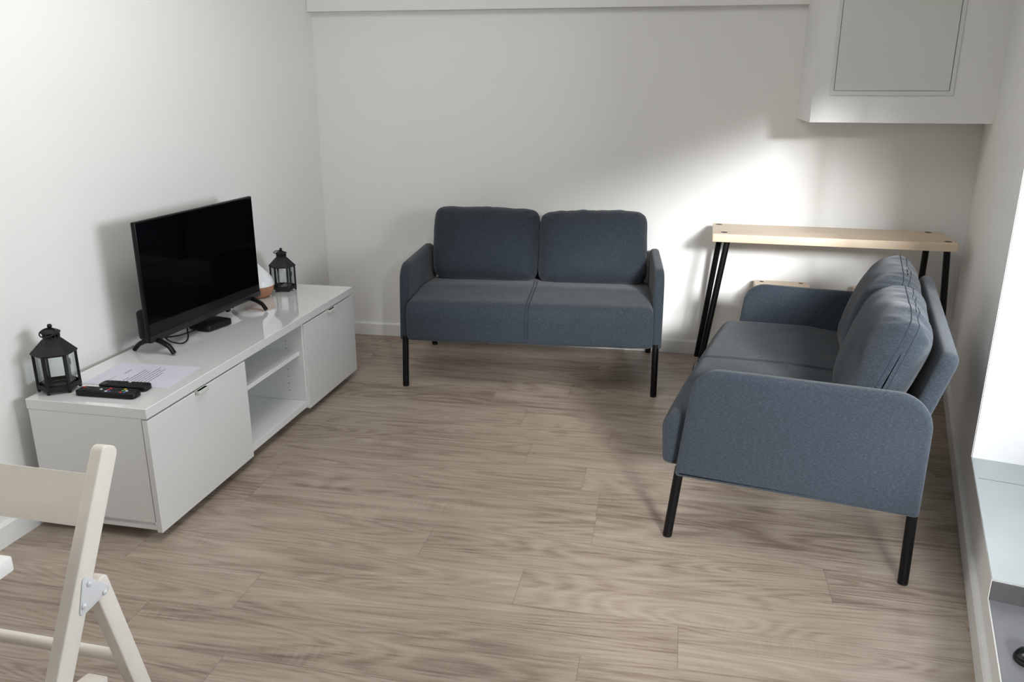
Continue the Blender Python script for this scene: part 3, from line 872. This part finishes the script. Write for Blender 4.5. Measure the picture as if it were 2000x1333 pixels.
# back rail with a round grip hole
bm = bmesh.new()
xr = XO - TH
zc, hh, rh, th = 0.704, 0.044, 0.017, 0.018
dv_ = Vector((0, math.sin(ang_p), math.cos(ang_p))); nv = Vector((0, math.cos(ang_p), -math.sin(ang_p)))
ctr = Vector((0, post_y(zc) + 0.002, zc))
nh = 32
def rail_pt(x, b, t): return ctr + Vector((x, 0, 0)) + dv_ * b + nv * t
hole_pts, rim = [], []
for k in range(nh):
    a = 2 * PI * k / nh
    ca, sa = math.cos(a), math.sin(a)
    hole_pts.append((rh * ca, rh * sa))
    s = min(xr / abs(ca) if abs(ca) > 1e-6 else 9, hh / abs(sa) if abs(sa) > 1e-6 else 9)
    rim.append((s * ca, s * sa))
for kk, (sxx, syy) in enumerate(((1, 1), (-1, 1), (-1, -1), (1, -1))):
    a = math.atan2(syy * hh, sxx * xr) % (2 * PI)
    i = min(range(nh), key=lambda q: abs(((2 * PI * q / nh) - a + PI) % (2 * PI) - PI))
    rim[i] = (sxx * xr, syy * hh)
rings = [[bm.verts.new(rail_pt(x, b, t)) for x, b in pts] for pts, t in ((hole_pts, -th / 2), (rim, -th / 2), (rim, th / 2), (hole_pts, th / 2))]
for i in range(4):
    A, B = rings[i], rings[(i + 1) % 4]
    for k in range(nh): bm.faces.new((A[k], A[(k + 1) % nh], B[(k + 1) % nh], B[k]))
link_mesh('back_rail', bm, CHAIRP, ch, True, 30)
bm = bmesh.new(); add_cyl(bm, (-xr - 0.002, leg_y(0.375), 0.375), (xr + 0.002, leg_y(0.375), 0.375), 0.0115, n=20); link_mesh('cross_rod', bm, CHAIRP, ch)
bm = bmesh.new(); zz = 0.16; add_cyl(bm, (-xr - 0.002, post_y(zz), zz), (xr + 0.002, post_y(zz), zz), 0.0115, n=20); link_mesh('cross_rod', bm, CHAIRP, ch)
# side battens carrying the seat slats
for sx in (-1, 1):
    b0, b1 = Vector((0, -3.190 - CY, 0.358)), Vector((0, -3.62 - CY, 0.425))
    d_ = (b1 - b0).normalized(); u_ = Vector((0, d_.z, -d_.y)); u_ = u_ if u_.z > 0 else -u_
    xa, xb = sorted((sx * (xr - 0.004), sx * (xr - 0.046)))
    link_mesh('seat_batten', slab(rrect(xa, xb, 0.0, (b1 - b0).length, 0.003, 2), -0.020, 0.0, 0.002, lambda t, a, b, b0=b0, d_=d_, u_=u_: b0 + Vector((a, 0, 0)) + d_ * b + u_ * t, 2, 0), CHAIRP, ch)
for k in range(4):
    q0 = 0.185 + k * 0.063
    link_mesh('seat_slat', slab(rrect(-xr + 0.006, xr - 0.006, q0, q0 + 0.056, 0.006, 3), 0.0, 0.014, 0.003, lambda t, a, b, b0=b0, d_=d_, u_=u_: b0 + Vector((a, 0, 0)) + d_ * b + u_ * t, 2, 0), CHAIRP, ch)

dt = thing('dining_table', 'corner of a white table at the left edge in front of the folding chair', 'table', (0.741, -3.775, 0), 0.02)
link_mesh('table_top', box(-0.40, 0.40, -0.375, 0.375, 0.716, 0.740, 0.003), TABLEW, dt)
for sx in (-0.33, 0.13):
    for sy in (-0.30, -0.08):
        link_mesh('leg', box(sx - 0.022, sx + 0.022, sy - 0.022, sy + 0.022, 0.0, 0.717, 0.003), TABLEW, dt)

# ------------------------------------------------------------------ dark rounded foot on the grey step
p = right(2.635, 0.062, 0.142)
ds = thing('door_stop', 'small glossy black rounded stop on the grey step at the right edge', 'door stop', tuple(p))
bm = bmesh.new(); add_lathe(bm, [(0, 0), (0.028, 0), (0.030, 0.004), (0.030, 0.009), (0.028, 0.011), (0, 0.011)], 28); link_mesh('base_ring', bm, RUBBER, ds)
bm = bmesh.new(); add_lathe(bm, [(0.0, 0.011), (0.027, 0.011), (0.0275, 0.016), (0.022, 0.025), (0.012, 0.030), (0, 0.031)], 28); link_mesh('dome', bm, STOPM, ds)
